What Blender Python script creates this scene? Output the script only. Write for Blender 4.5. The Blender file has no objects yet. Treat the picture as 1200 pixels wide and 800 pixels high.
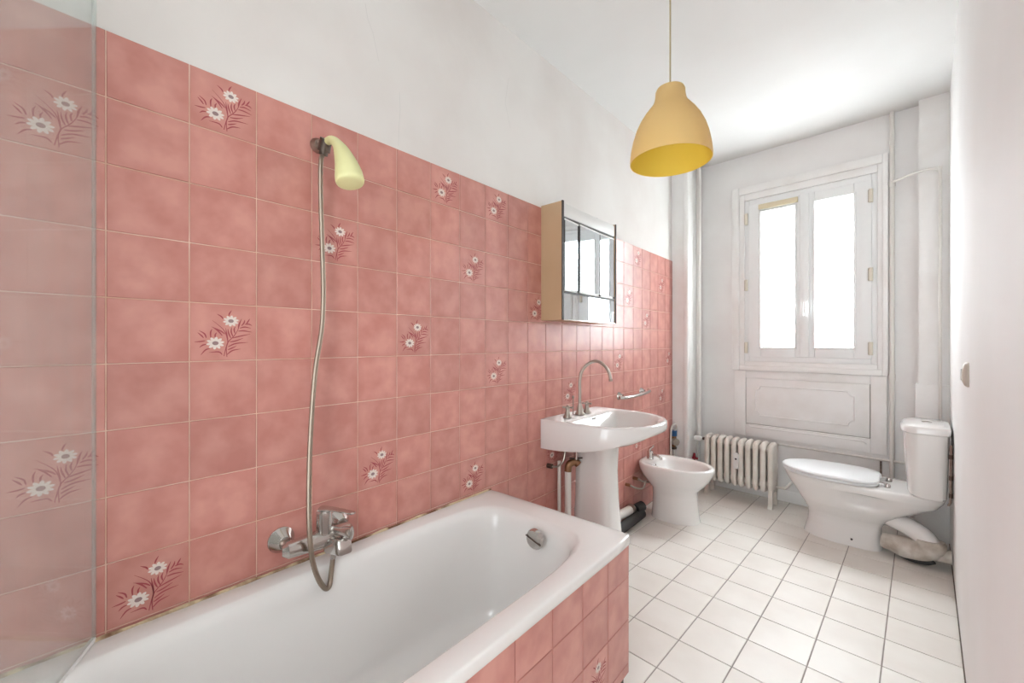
import bpy, bmesh, math, random
from mathutils import Vector, Matrix
random.seed(7)
PI = math.pi
scn = bpy.context.scene
COL = scn.collection

# ------------------------------------------------------------------ camera, world, exposure
cam_d = bpy.data.cameras.new('camera')
cam = bpy.data.objects.new('camera', cam_d); COL.objects.link(cam)
cam.location = (1.29, 0.0, 1.23)
cam.rotation_euler = (PI/2, 0, math.radians(41.06))
cam_d.sensor_width = 36.0; cam_d.lens = 485.0/1200*36; cam_d.shift_y = 1.5/1200
cam_d.clip_start = 0.02
scn.camera = cam
w = bpy.data.worlds.new('world'); scn.world = w; w.use_nodes = True
bg = w.node_tree.nodes['Background']
bg.inputs[0].default_value = (.90, .97, 1.0, 1); bg.inputs[1].default_value = 3.3      # flat world light, let in as fill through the added doorway
WINDOW_GLOW = 7.0
vs = scn.view_settings
vs.view_transform = 'Standard'; vs.look = 'None'; vs.gamma = 1.0; vs.use_curve_mapping = False
vs.exposure = 0.84
# daylight of the courtyard sky: high outside the window, falling in through the frosted panes
kd = bpy.data.lights.new('courtyard_sky', 'AREA'); kd.shape = 'RECTANGLE'; kd.size = 2.4; kd.size_y = 2.0; kd.energy = 720; kd.color = (.89, .965, 1.0)
ko = bpy.data.objects.new('courtyard_sky', kd); COL.objects.link(ko)
ko.location = (1.05, 5.75, 3.5); ko.rotation_euler = (Vector((.75, 1.9, .3))-Vector(ko.location)).to_track_quat('-Z', 'Z').to_euler()
pd = bpy.data.lights.new('added_doorway_portal', 'AREA'); pd.shape = 'RECTANGLE'; pd.size = 0.62; pd.size_y = 2.3
pd.cycles.is_portal = True  # steers world light in through the added, unseen doorway
po = bpy.data.objects.new('added_doorway_portal', pd); COL.objects.link(po)
po.location = (1.03, -0.56, 1.15); po.rotation_euler = (PI/2, 0, PI)

# ------------------------------------------------------------------ room measures
def xr(y): return 1.392 + 0.0693*y                 # right wall (not parallel to the tiled wall)
def yb(x): return 3.82 - 0.075*(x - 0.746)         # window wall
def zc(y): return 2.675 + 0.025*y                  # ceiling
YR = -0.5
XBR = (1.392 + 0.0693*(3.82 + 0.075*0.746))/(1 + 0.0693*0.075); YBR = yb(XBR)
def BW(x, o, z):                                   # point on the window wall: o = distance into the room
    k = 0.9972
    return (x - 0.0748*o, yb(x) - k*o, z)
def RWALL(y, o, z): return (xr(y) - 0.9976*o, y + 0.0691*o, z)

# ------------------------------------------------------------------ materials
def lin(c): return tuple(((v/255)/12.92 if v/255 <= .04045 else ((v/255+.055)/1.055)**2.4) for v in c) + (1,)
MATS = {}
def mat(name, rgb, rough=.5, metal=0.0, rgb2=None, scale=6, detail=3, lo=.35, hi=.65, bump=0, bscale=30, coat=0, rnd=False, coords='Object', spec=None):
    m = bpy.data.materials.new(name); m.use_nodes = True; MATS[name] = m
    nt = m.node_tree; b = nt.nodes['Principled BSDF']
    b.inputs['Base Color'].default_value = lin(rgb); b.inputs['Roughness'].default_value = rough; b.inputs['Metallic'].default_value = metal
    if coat: b.inputs['Coat Weight'].default_value = coat; b.inputs['Coat Roughness'].default_value = .06
    if spec is not None: b.inputs['Specular IOR Level'].default_value = spec
    vec = None
    if rgb2 or bump:
        tc = nt.nodes.new('ShaderNodeTexCoord'); vec = tc.outputs[coords]
        if rnd:
            oi = nt.nodes.new('ShaderNodeObjectInfo'); mu = nt.nodes.new('ShaderNodeVectorMath'); mu.operation = 'SCALE'
            cb = nt.nodes.new('ShaderNodeCombineXYZ')
            for i in range(3): nt.links.new(oi.outputs['Random'], cb.inputs[i])
            nt.links.new(cb.outputs[0], mu.inputs[0]); mu.inputs['Scale'].default_value = 57.0
            ad = nt.nodes.new('ShaderNodeVectorMath'); ad.operation = 'ADD'
            nt.links.new(vec, ad.inputs[0]); nt.links.new(mu.outputs[0], ad.inputs[1]); vec = ad.outputs[0]
    if rgb2:
        n = nt.nodes.new('ShaderNodeTexNoise'); n.inputs['Scale'].default_value = scale; n.inputs['Detail'].default_value = detail
        nt.links.new(vec, n.inputs['Vector'])
        r = nt.nodes.new('ShaderNodeMapRange'); r.inputs['From Min'].default_value = lo; r.inputs['From Max'].default_value = hi
        nt.links.new(n.outputs['Fac'], r.inputs['Value'])
        mx = nt.nodes.new('ShaderNodeMix'); mx.data_type = 'RGBA'
        mx.inputs[6].default_value = lin(rgb); mx.inputs[7].default_value = lin(rgb2)
        nt.links.new(r.outputs[0], mx.inputs[0]); nt.links.new(mx.outputs[2], b.inputs['Base Color'])
    if bump:
        n2 = nt.nodes.new('ShaderNodeTexNoise'); n2.inputs['Scale'].default_value = bscale; n2.inputs['Detail'].default_value = 4
        nt.links.new(vec, n2.inputs['Vector'])
        bp = nt.nodes.new('ShaderNodeBump'); bp.inputs['Strength'].default_value = bump; bp.inputs['Distance'].default_value = .01
        nt.links.new(n2.outputs['Fac'], bp.inputs['Height']); nt.links.new(bp.outputs[0], b.inputs['Normal'])
    return m
mat('plaster', (236, 232, 228), .75, rgb2=(226, 219, 214), scale=1.6, detail=5, bump=.12, bscale=14)
mat('plaster_window', (246, 244, 242), .62, rgb2=(239, 235, 233), scale=2.2, detail=5, bump=.16, bscale=18)
mat('gloss_paint', (243, 242, 241), .7, spec=.25, rgb2=(239, 237, 235), scale=1.3, detail=4, bump=.10, bscale=7)
mat('ceiling_paint', (234, 233, 231), .8, rgb2=(228, 226, 223), scale=1.2, detail=4, bump=.10, bscale=8)
mat('trim_paint', (246, 244, 242), .45, rgb2=(238, 234, 230), scale=5, detail=6, lo=.45, hi=.75, bump=.10, bscale=20)
mat('pvc', (246, 246, 245), .3)
mat('tile_pink', (212, 148, 136), .33, spec=1.0, rgb2=(193, 123, 112), scale=13, detail=3, lo=.34, hi=.68, rnd=True, bump=.05, bscale=20)
mat('grout_pink', (238, 212, 196), .85, rgb2=(224, 188, 164), scale=7, detail=4)
mat('floor_tile', (235, 230, 223), .48, spec=.6, rgb2=(227, 220, 212), scale=4, detail=4, rnd=True, bump=.03, bscale=25)
mat('floor_grout', (172, 163, 156), .9, rgb2=(146, 136, 129), scale=9)
mat('petal', (238, 224, 216), .25)
mat('flower_eye', (150, 122, 122), .3)
mat('frond', (168, 82, 88), .25)
mat('enamel', (236, 233, 230), .22, coat=.4)
mat('porcelain', (236, 233, 230), .15, coat=.5)
mat('seat_plastic', (240, 241, 242), .28)
mat('chrome', (200, 196, 192), .16, 1.0)
mat('worn_chrome', (172, 160, 150), .28, 1.0, rgb2=(140, 126, 116), scale=40)
mat('nickel', (176, 168, 158), .3, 1.0)
mat('hose_metal', (160, 146, 132), .42, 1.0)
mat('mirror', (226, 232, 236), .015, 1.0)
mat('beige_laminate', (202, 172, 138), .45, rgb2=(194, 163, 128), scale=3)
mat('dark_edge', (62, 56, 54), .5)
mat('white_plastic', (232, 231, 228), .4)
mat('ivory_plastic', (232, 229, 172), .4, rgb2=(224, 220, 158), scale=8)
mat('shade_outer', (248, 222, 164), .55)
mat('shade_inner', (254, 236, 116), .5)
mat('cord', (176, 160, 124), .6)
mat('bulb_glass', (245, 240, 228), .3)
mat('radiator_paint', (236, 230, 222), .38, rgb2=(226, 218, 208), scale=14)
mat('pipe_paint', (228, 224, 218), .45)
mat('brass', (150, 116, 88), .4, 1.0)
mat('dark_metal', (92, 80, 72), .45, .7)
mat('black_rubber', (40, 38, 38), .6)
mat('grey_pipe', (218, 212, 203), .5, rgb2=(176, 164, 150), scale=14, lo=.4, hi=.7)
mat('blue_plastic', (44, 92, 140), .4)
mat('red_plastic', (168, 40, 52), .4)
mat('dark_plinth', (70, 64, 62), .6)
mat('sealant', (214, 192, 158), .7, rgb2=(120, 82, 56), scale=14, detail=6, lo=.45, hi=.62)
mat('switch_beige', (196, 186, 174), .5)
mat('old_tape', (222, 208, 178), .6)
mat('crack', (112, 100, 92), .9)
mat('hinge_cream', (226, 218, 202), .4)
mat('hall_paint', (228, 224, 219), .8)
# tile glaze: pigment settles darker towards the rim of every tile
def tile_rim():
    m = MATS['tile_pink']; nt = m.node_tree; b = nt.nodes['Principled BSDF']
    src = b.inputs['Base Color'].links[0].from_socket
    tc = nt.nodes.new('ShaderNodeTexCoord'); sp = nt.nodes.new('ShaderNodeSeparateXYZ'); nt.links.new(tc.outputs['Object'], sp.inputs[0])
    a1 = nt.nodes.new('ShaderNodeMath'); a1.operation = 'ABSOLUTE'; nt.links.new(sp.outputs[1], a1.inputs[0])
    a2 = nt.nodes.new('ShaderNodeMath'); a2.operation = 'ABSOLUTE'; nt.links.new(sp.outputs[2], a2.inputs[0])
    mx = nt.nodes.new('ShaderNodeMath'); mx.operation = 'MAXIMUM'; nt.links.new(a1.outputs[0], mx.inputs[0]); nt.links.new(a2.outputs[0], mx.inputs[1])
    r = nt.nodes.new('ShaderNodeMapRange'); r.inputs['From Min'].default_value = .050; r.inputs['From Max'].default_value = .076
    r.inputs['To Max'].default_value = .38; nt.links.new(mx.outputs[0], r.inputs['Value'])
    oi = nt.nodes.new('ShaderNodeObjectInfo'); hs = nt.nodes.new('ShaderNodeHueSaturation')
    mr = nt.nodes.new('ShaderNodeMapRange'); mr.inputs['To Min'].default_value = .93; mr.inputs['To Max'].default_value = 1.06
    nt.links.new(oi.outputs['Random'], mr.inputs['Value']); nt.links.new(mr.outputs[0], hs.inputs['Value'])
    m2 = nt.nodes.new('ShaderNodeMix'); m2.data_type = 'RGBA'; nt.links.new(r.outputs[0], m2.inputs[0])
    nt.links.new(src, m2.inputs[6]); m2.inputs[7].default_value = lin((186, 116, 106))
    nt.links.new(m2.outputs[2], hs.inputs['Color']); nt.links.new(hs.outputs[0], b.inputs['Base Color'])
tile_rim()
def translucent(name, share):
    m = MATS[name]; nt = m.node_tree; b = nt.nodes['Principled BSDF']; o = nt.nodes['Material Output']
    t = nt.nodes.new('ShaderNodeBsdfTranslucent'); t.inputs[0].default_value = b.inputs['Base Color'].default_value
    x = nt.nodes.new('ShaderNodeMixShader'); x.inputs[0].default_value = share
    nt.links.new(b.outputs[0], x.inputs[1]); nt.links.new(t.outputs[0], x.inputs[2]); nt.links.new(x.outputs[0], o.inputs[0])
translucent('shade_outer', .45); translucent('shade_inner', .45)
def glass_mat():
    m = bpy.data.materials.new('screen_glass'); m.use_nodes = True; MATS['screen_glass'] = m
    nt = m.node_tree; o = nt.nodes['Material Output']; nt.nodes.remove(nt.nodes['Principled BSDF'])
    tr = nt.nodes.new('ShaderNodeBsdfTransparent'); tr.inputs[0].default_value = (.92, .95, .94, 1)
    df = nt.nodes.new('ShaderNodeBsdfDiffuse'); df.inputs[0].default_value = (.78, .80, .79, 1)
    gl = nt.nodes.new('ShaderNodeBsdfGlossy'); gl.inputs['Roughness'].default_value = .03
    tc = nt.nodes.new('ShaderNodeTexCoord'); n = nt.nodes.new('ShaderNodeTexNoise'); n.inputs['Scale'].default_value = 5; n.inputs['Detail'].default_value = 5
    mp = nt.nodes.new('ShaderNodeMapping'); mp.inputs['Scale'].default_value = (4, 4, .5)
    nt.links.new(tc.outputs['Object'], mp.inputs[0]); nt.links.new(mp.outputs[0], n.inputs['Vector'])
    r = nt.nodes.new('ShaderNodeMapRange'); r.inputs['From Min'].default_value = .3; r.inputs['From Max'].default_value = .7
    r.inputs['To Min'].default_value = .10; r.inputs['To Max'].default_value = .17; nt.links.new(n.outputs['Fac'], r.inputs['Value'])
    a = nt.nodes.new('ShaderNodeMixShader'); nt.links.new(r.outputs[0], a.inputs[0]); nt.links.new(tr.outputs[0], a.inputs[1]); nt.links.new(df.outputs[0], a.inputs[2])
    lw = nt.nodes.new('ShaderNodeLayerWeight'); pw = nt.nodes.new('ShaderNodeMath'); pw.operation = 'POWER'; pw.inputs[1].default_value = 4.0
    nt.links.new(lw.outputs['Facing'], pw.inputs[0]); fr = nt.nodes.new('ShaderNodeMath'); fr.operation = 'MULTIPLY_ADD'; fr.inputs[1].default_value = .6; fr.inputs[2].default_value = .035
    nt.links.new(pw.outputs[0], fr.inputs[0])
    c = nt.nodes.new('ShaderNodeMixShader'); nt.links.new(fr.outputs[0], c.inputs[0]); nt.links.new(a.outputs[0], c.inputs[1]); nt.links.new(gl.outputs[0], c.inputs[2])
    nt.links.new(c.outputs[0], o.inputs[0])
glass_mat()
def pane_mat():
    m = bpy.data.materials.new('frosted_daylight'); m.use_nodes = True; MATS['frosted_daylight'] = m
    nt = m.node_tree; b = nt.nodes['Principled BSDF']
    b.inputs['Base Color'].default_value = (.85, .87, .86, 1); b.inputs['Roughness'].default_value = .35
    b.inputs['Emission Color'].default_value = (.89, .965, 1.0, 1); b.inputs['Emission Strength'].default_value = WINDOW_GLOW
    tr = nt.nodes.new('ShaderNodeBsdfTransparent'); x = nt.nodes.new('ShaderNodeMixShader'); x.inputs[0].default_value = .5
    nt.links.new(b.outputs[0], x.inputs[1]); nt.links.new(tr.outputs[0], x.inputs[2]); nt.links.new(x.outputs[0], nt.nodes['Material Output'].inputs[0])
pane_mat()

# ------------------------------------------------------------------ mesh builder
class MB:
    def __init__(s, xf=None): s.v = []; s.f = []; s.mi = []; s.xf = xf; s.m = 0
    def add(s, vs_, fs_):
        o = len(s.v)
        s.v += [tuple(s.xf(*p)) if s.xf else tuple(p) for p in vs_]
        s.f += [tuple(i+o for i in f) for f in fs_]; s.mi += [s.m]*len(fs_)
        return s
    def box(s, x0, x1, y0, y1, z0, z1, bev=0):
        x0, x1 = min(x0, x1), max(x0, x1); y0, y1 = min(y0, y1), max(y0, y1); z0, z1 = min(z0, z1), max(z0, z1)
        if bev <= 0:
            return s.add([(x, y, z) for z in (z0, z1) for y in (y0, y1) for x in (x0, x1)],
                         [(0, 2, 3, 1), (4, 5, 7, 6), (0, 1, 5, 4), (2, 6, 7, 3), (0, 4, 6, 2), (1, 3, 7, 5)])
        bm = bmesh.new()
        bmesh.ops.create_cube(bm, size=1, matrix=Matrix.Translation(((x0+x1)/2, (y0+y1)/2, (z0+z1)/2)) @ Matrix.Diagonal((x1-x0, y1-y0, z1-z0, 1)))
        bev = min(bev, .45*min(x1-x0, y1-y0, z1-z0))
        bmesh.ops.bevel(bm, geom=bm.edges[:], offset=bev, segments=2, affect='EDGES', profile=.5)
        bm.verts.index_update()
        s.add([tuple(v.co) for v in bm.verts], [[v.index for v in f.verts] for f in bm.faces]); bm.free()
        return s
    def loft(s, rings, cap0=True, cap1=True):
        n = len(rings[0]); V = [p for r in rings for p in r]; F = []
        for i in range(len(rings)-1):
            for j in range(n):
                k = (j+1) % n
                F.append((i*n+j, i*n+k, (i+1)*n+k, (i+1)*n+j))
        if cap0: F.append(tuple(reversed(range(n))))
        if cap1: F.append(tuple((len(rings)-1)*n+j for j in range(n)))
        return s.add(V, F)
    def tube(s, pts, r, n=12, closed=False, flat=1.0, cap=True):
        P = [Vector(p) for p in pts]; m = len(P)
        R = list(r) if isinstance(r, (list, tuple)) else [r]*m
        T = []
        for i in range(m):
            a = P[(i-1) % m] if (closed or i > 0) else P[0]
            b = P[(i+1) % m] if (closed or i < m-1) else P[-1]
            T.append((b-a).normalized())
        up = Vector((0, 0, 1)) if abs(T[0].z) < .9 else Vector((0, 1, 0))
        N = (up - T[0]*up.dot(T[0])).normalized(); rings = []
        for i in range(m):
            N = (N - T[i]*N.dot(T[i])).normalized(); Bn = T[i].cross(N)
            rings.append([tuple(P[i] + (N*math.cos(2*PI*k/n) + Bn*math.sin(2*PI*k/n)*flat)*R[i]) for k in range(n)])
        if closed: rings.append(rings[0]); return s.loft(rings, False, False)
        return s.loft(rings, cap, cap)
    def lathe(s, prof, c, axis='z', n=32, cap0=False, cap1=False):
        rings = []
        for r, h in prof:
            rg = []
            for k in range(n):
                a = 2*PI*k/n; p = (r*math.cos(a), r*math.sin(a))
                if axis == 'z': q = (c[0]+p[0], c[1]+p[1], c[2]+h)
                elif axis == 'x': q = (c[0]+h, c[1]+p[0], c[2]+p[1])
                else: q = (c[0]+p[1], c[1]+h, c[2]+p[0])
                rg.append(q)
            rings.append(rg)
        return s.loft(rings, cap0, cap1)
    def mesh(s, name, mats, smooth=35):
        me = bpy.data.meshes.new(name); me.from_pydata(s.v, [], s.f)
        for m in (mats if isinstance(mats, (list, tuple)) else [mats]): me.materials.append(MATS[m])
        me.polygons.foreach_set('material_index', s.mi)
        bm = bmesh.new(); bm.from_mesh(me); bmesh.ops.recalc_face_normals(bm, faces=bm.faces[:]); bm.to_mesh(me); bm.free()
        if smooth:
            me.polygons.foreach_set('use_smooth', [True]*len(me.polygons)); me.set_sharp_from_angle(angle=math.radians(smooth))
        me.update(); return me
    def build(s, name, mats, parent=None, smooth=35, origin=None, kind=None, label=None):
        base = None
        if parent is not None: base = parent.matrix_world_cached if hasattr(parent, 'matrix_world_cached') else Vector(ORG.get(parent.name, (0, 0, 0)))
        else: base = Vector((0, 0, 0))
        org = Vector(origin) if origin else base
        s.v = [tuple(Vector(p)-org) for p in s.v]
        o = bpy.data.objects.new(name, s.mesh(name, mats, smooth)); COL.objects.link(o)
        ORG[o.name] = tuple(org)
        o.location = org - base
        if parent is not None: o.parent = parent
        if kind: o['kind'] = kind
        if label: o['label'] = label
        return o
ORG = {}
def thing(name, loc, label, cat, group=None):
    o = bpy.data.objects.new(name, None); COL.objects.link(o); o.empty_display_size = .1
    o.location = loc; ORG[o.name] = tuple(loc); o['label'] = label; o['category'] = cat
    if group: o['group'] = group
    return o
def tag(o, label, cat, group=None):
    o['label'] = label; o['category'] = cat
    if group: o['group'] = group
    return o
def smoothpath(pts, sub=8, closed=False):
    P = [Vector(p) for p in pts]; n = len(P); out = []
    rng = range(n if closed else n-1)
    for i in rng:
        p0 = P[(i-1) % n] if (closed or i > 0) else P[0]*2-P[1]
        p1 = P[i]; p2 = P[(i+1) % n]
        p3 = P[(i+2) % n] if (closed or i < n-2) else P[-1]*2-P[-2]
        for k in range(sub):
            t = k/sub
            out.append(.5*((2*p1)+(p2-p0)*t+(2*p0-5*p1+4*p2-p3)*t*t+(3*p1-p0-3*p2+p3)*t**3))
    if not closed: out.append(P[-1])
    return [tuple(p) for p in out]

# ------------------------------------------------------------------ room shell
def poly_prism(mb, poly, z0, z1):
    n = len(poly)
    f0 = z0 if callable(z0) else (lambda x, y: z0); f1 = z1 if callable(z1) else (lambda x, y: z1)
    return mb.loft([[(x, y, f0(x, y)) for x, y in poly], [(x, y, f1(x, y)) for x, y in poly]])
ROOM = [(-.007, YR), (xr(YR), YR), (XBR, YBR), (-.007, yb(-.007))]
floor = poly_prism(MB(), [(-.127, YR-.12), (xr(YR)+.12, YR-.12), (XBR+.12, YBR+.12), (-.127, yb(-.127)+.12)], -.12, -.003).build('floor', 'floor_grout', smooth=0, kind='structure')
poly_prism(MB(), [(-.127, YR-.12), (xr(YR)+.12, YR-.12), (XBR+.12, YBR+.12), (-.127, yb(-.127)+.12)], lambda x, y: zc(y), lambda x, y: zc(y)+.12).build('ceiling', 'ceiling_paint', smooth=0, kind='structure')
ZT = lambda x, y: zc(y)
wall_left = poly_prism(MB(), [(-.127, YR-.12), (-.007, YR-.12), (-.007, yb(-.007)), (-.127, yb(-.127))], -.003, ZT).build('wall_left', 'plaster', smooth=0, kind='structure')
wall_right = poly_prism(MB(), [(xr(YR), YR), (xr(YR)+.12, YR), (XBR+.12, YBR), (XBR, YBR)], -.003, ZT).build('wall_right', 'gloss_paint', smooth=0, kind='structure')
poly_prism(MB(), [(xr(YR)-.004, YR+.01), (xr(YR), YR+.01), (XBR, YBR-.01), (XBR-.004, YBR-.01)], -.002, .006).build('floor_joint', 'crack', wall_right, smooth=0)
# unseen rear wall; doorway added to light the room from the viewer's side
mb = MB()
for x0, x1, z0 in ((-.007, .72, -.003), (1.34, xr(YR)+.12, -.003), (.72, 1.34, 2.3)):
    poly_prism(mb, [(x0, YR-.12), (x1, YR-.12), (x1, YR), (x0, YR)], z0, ZT)
mb.build('wall_rear', 'plaster', smooth=0, kind='structure')
# window wall with its opening
WX0, WX1, WZ0, WZ1 = .495, 1.319, 1.078, 2.395
mb = MB()
def bprism(mb, x0, x1, o0, o1, z0, z1):
    q = [BW(x0, o0, 0), BW(x1, o0, 0), BW(x1, o1, 0), BW(x0, o1, 0)]
    return poly_prism(mb, [(p[0], p[1]) for p in q], z0, z1)
bprism(mb, -.14, WX0, 0, -.2, -.003, ZT); bprism(mb, WX1, XBR+.12, 0, -.2, -.003, ZT)
bprism(mb, WX0, WX1, 0, -.2, -.003, WZ0); bprism(mb, WX0, WX1, 0, -.2, WZ1, ZT)
wall_back = mb.build('wall_back', 'plaster_window', smooth=0, kind='structure')

# ------------------------------------------------------------------ tiles
def clip(poly, a, b):        # keep the left of a->b
    out = []
    for i in range(len(poly)):
        p, q = poly[i], poly[(i+1) % len(poly)]
        sp = (b[0]-a[0])*(p[1]-a[1])-(b[1]-a[1])*(p[0]-a[0]); sq = (b[0]-a[0])*(q[1]-a[1])-(b[1]-a[1])*(q[0]-a[0])
        if sp >= 0: out.append(p)
        if sp*sq < 0:
            t = sp/(sp-sq); out.append((p[0]+(q[0]-p[0])*t, p[1]+(q[1]-p[1])*t))
    return out
def area(p): return abs(sum(p[i][0]*p[(i+1) % len(p)][1]-p[(i+1) % len(p)][0]*p[i][1] for i in range(len(p))))/2
def inset(poly, d):
    cx = sum(p[0] for p in poly)/len(poly); cy = sum(p[1] for p in poly)/len(poly)
    out = []
    for x, y in poly:
        L = math.hypot(x-cx, y-cy) or 1
        out.append((x-(x-cx)/L*d*1.35, y-(y-cy)/L*d*1.35))
    return out
def tile_rings(poly, h, bev): return [[(x, y, 0) for x, y in poly], [(x, y, h-bev) for x, y in poly], [(x, y, h) for x, y in inset(poly, bev)]]
# floor tiles: 20 cm squares laid square to the right wall
PITCH = .2026; FA = math.radians(-3.5); ca, sa = math.cos(FA), math.sin(FA); FO = (.697, 1.948)
room_in = [(.002, YR+.002), (xr(YR)-.002, YR+.002), (XBR-.003, YBR-.003), (.002, yb(0)-.003)]
h = PITCH/2-.0021
full = [(-h, -h), (h, -h), (h, h), (-h, h)]
full_me = MB().loft(tile_rings(full, .003, .0012)).mesh('floor_tile', 'floor_tile', smooth=0)
for i in range(-10, 10):
    for j in range(-16, 14):
        cx = FO[0]+(i+.5)*PITCH*ca-(j+.5)*PITCH*sa; cy = FO[1]+(i+.5)*PITCH*sa+(j+.5)*PITCH*ca
        P_ = [(cx+x*ca-y*sa, cy+x*sa+y*ca) for x, y in full]
        if i >= 4: continue
        if i == 3: P_ = [(cx+x*ca-y*sa, cy+x*sa+y*ca) for x, y in [(-h, -h), (h+.07, -h), (h+.07, h), (-h, h)]]   # the last column is cut to the wall
        Q = P_
        for k in range(4): Q = clip(Q, room_in[k], room_in[(k+1) % 4]) if Q else Q
        if len(Q) < 3 or area(Q) < 4e-4: continue
        if all(x < .6 and y < 1.28 for x, y in Q): continue          # under the bathtub
        if len(Q) == 4 and abs(area(Q)-4*h*h) < 1e-5:
            o = bpy.data.objects.new('floor_tile', full_me); COL.objects.link(o); o.rotation_euler = (0, 0, FA)
        else:
            o = bpy.data.objects.new('floor_tile', MB().loft(tile_rings([(x-cx, y-cy) for x, y in Q], .003, .0012)).mesh('floor_tile', 'floor_tile', smooth=0)); COL.objects.link(o)
        o.location = (cx, cy, -.003); o.parent = floor

# hairline seams in the old plaster above the tiles
mat('plaster_seam', (218, 214, 210), .9)
def wall_seam(pts, wd):
    S = []
    for px, py in pts:
        a = math.radians(41.06); x = (px-600)/485.0; d = (x*math.cos(a)-math.sin(a), x*math.sin(a)+math.cos(a), (401.5-py)/485.0)
        k = (-.0068-1.29)/d[0]; S.append((-.0068, d[1]*k, 1.23+d[2]*k))
    m = MB(); m.loft([[(p[0], p[1]-wd, p[2]), (p[0]+.0003, p[1], p[2]), (p[0], p[1]+wd, p[2])] for p in S]); m.build('plaster_seam', 'plaster_seam', wall_left, smooth=0)
wall_seam([(428, 4), (431, 22), (437, 38), (441, 58), (444, 72)], .0008); wall_seam([(468, 108), (469, 128), (467.5, 150), (467, 171)], .0009)
wall_seam([(596, 92), (592, 120), (598, 150)], .0007)
# pink wall tiles, 15 cm; x is the face normal in tile space, y along the wall, z up
TP = .15; TH = .1493
TZ0 = 1.929
def tile_mesh(wd, ht, ctr=(0, 0), th=.006):
    a, b = wd/2-.0012, ht/2-.0012
    P_ = [(-a+ctr[0], -b+ctr[1]), (a+ctr[0], -b+ctr[1]), (a+ctr[0], b+ctr[1]), (-a+ctr[0], b+ctr[1])]
    rg = tile_rings(P_, th, .0012)
    return MB(lambda y, z, x: (x, y, z)).loft(rg).mesh('wall_tile', 'tile_pink', smooth=0)
def ribbon(mb, pts, w0, w1, wm=None):
    S = smoothpath([(p[0], p[1], 0) for p in pts], 5); n = len(S)
    V = []; F = []
    for i, p in enumerate(S):
        a = Vector(S[max(i-1, 0)]); b = Vector(S[min(i+1, n-1)]); t = (b-a).normalized(); nn = Vector((-t.y, t.x, 0))
        f = i/(n-1); ww = w0+(w1-w0)*f
        if wm: ww += wm*math.sin(PI*f)
        V += [tuple(Vector(p)+nn*ww/2), tuple(Vector(p)-nn*ww/2)]
    for i in range(n-1): F.append((2*i, 2*i+1, 2*i+3, 2*i+2))
    mb.add([(0, v[0], v[1]) for v in V], F)
def flower_mesh():
    S = .15; mb = MB(lambda x, y, z: (x, (y-.5)*S, (z-.5)*S))
    mb.m = 2
    k = lambda px, py: ((px+30)/780, (720-py)/720)   # strokes sketched on a tile 780 x 720 units
    strokes = [  # stems and side leaves
        [(350, 660), (372, 560), (395, 470), (360, 350), (300, 280), (215, 210)], [(385, 670), (378, 560), (400, 480), (470, 400), (520, 310), (555, 190)],
        [(395, 470), (385, 400), (370, 300)], [(430, 430), (405, 370), (395, 310)], [(455, 410), (435, 350), (440, 290)], [(480, 370), (470, 320), (485, 280)],
        [(520, 310), (530, 250), (560, 180)], [(560, 270), (590, 230), (600, 190)], [(615, 250), (640, 210), (662, 175)],
        [(520, 340), (590, 335), (690, 350)], [(540, 300), (600, 285), (680, 300)], [(600, 250), (650, 245), (690, 265)],
        [(450, 430), (540, 405), (670, 375)], [(420, 480), (490, 465), (580, 430)], [(400, 540), (490, 500), (640, 485)], [(395, 580), (440, 560), (500, 530)],
        [(385, 640), (450, 590), (550, 570)], [(360, 380), (310, 340), (205, 290)], [(330, 400), (280, 340), (225, 300)],
        [(200, 430), (198, 360), (215, 320)], [(250, 430), (250, 390), (268, 360)], [(150, 430), (130, 380), (70, 340)], [(120, 430), (95, 400), (55, 365)],
        [(140, 465), (90, 475), (20, 480)], [(150, 510), (110, 520), (75, 550)], [(190, 560), (140, 580), (90, 640)], [(330, 640), (290, 605), (180, 610)],
        [(340, 190), (320, 160), (270, 130)], [(405, 150), (415, 115), (440, 75)]]
    for i, st in enumerate(strokes):
        pts = [k(*p) for p in st]
        ribbon(mb, pts, .012, .004, .014 if i > 1 else .006)
    for (cx, cy), r in ((k(432, 212), .118), (k(252, 495), .130)):
        mb.m = 0
        for q in range(10):
            a = 2*PI*q/10+.2; d = (math.cos(a), math.sin(a)*.82); nrm = (-math.sin(a), math.cos(a)*.82)
            V = []
            for t, ww in ((.2, .10), (.6, .20), (.85, .17), (1.02, .05)):
                for sg in (1, -1): V.append((.00012+.00002*(q % 2), cx+r*(d[0]*t+nrm[0]*ww*sg), cy+r*(d[1]*t+nrm[1]*ww*sg)))
            mb.add(V, [(0, 1, 3, 2), (2, 3, 5, 4), (4, 5, 7, 6)])
        mb.m = 1
        mb.add([(.0002, cx+r*.36*math.cos(2*PI*q/14), cy+r*.27*math.sin(2*PI*q/14)) for q in range(14)], [tuple(range(14))])
    return mb.mesh('flower_print', ['petal', 'flower_eye', 'frond'], smooth=0)
FLOWER = flower_mesh()
TILE_CACHE = {}
def put_tile(parent, yc, zc_, wd, ht, x=0.0, rotz=0.0, pos=None, flower=False, name='wall_tile'):
    key = (round(wd, 3), round(ht, 3))
    if key not in TILE_CACHE: TILE_CACHE[key] = tile_mesh(wd, ht)
    o = bpy.data.objects.new(name, TILE_CACHE[key]); COL.objects.link(o); o.parent = parent
    o.location = pos if pos else (x-.006, yc, zc_); o.rotation_euler = (random.uniform(-.002, .002), random.uniform(-.0025, .0025), rotz+random.uniform(-.0025, .0025))
    if flower:
        f = bpy.data.objects.new('flower_print', FLOWER); COL.objects.link(f); f.parent = o; f.location = (.0062, 0, 0)
    return o
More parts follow.
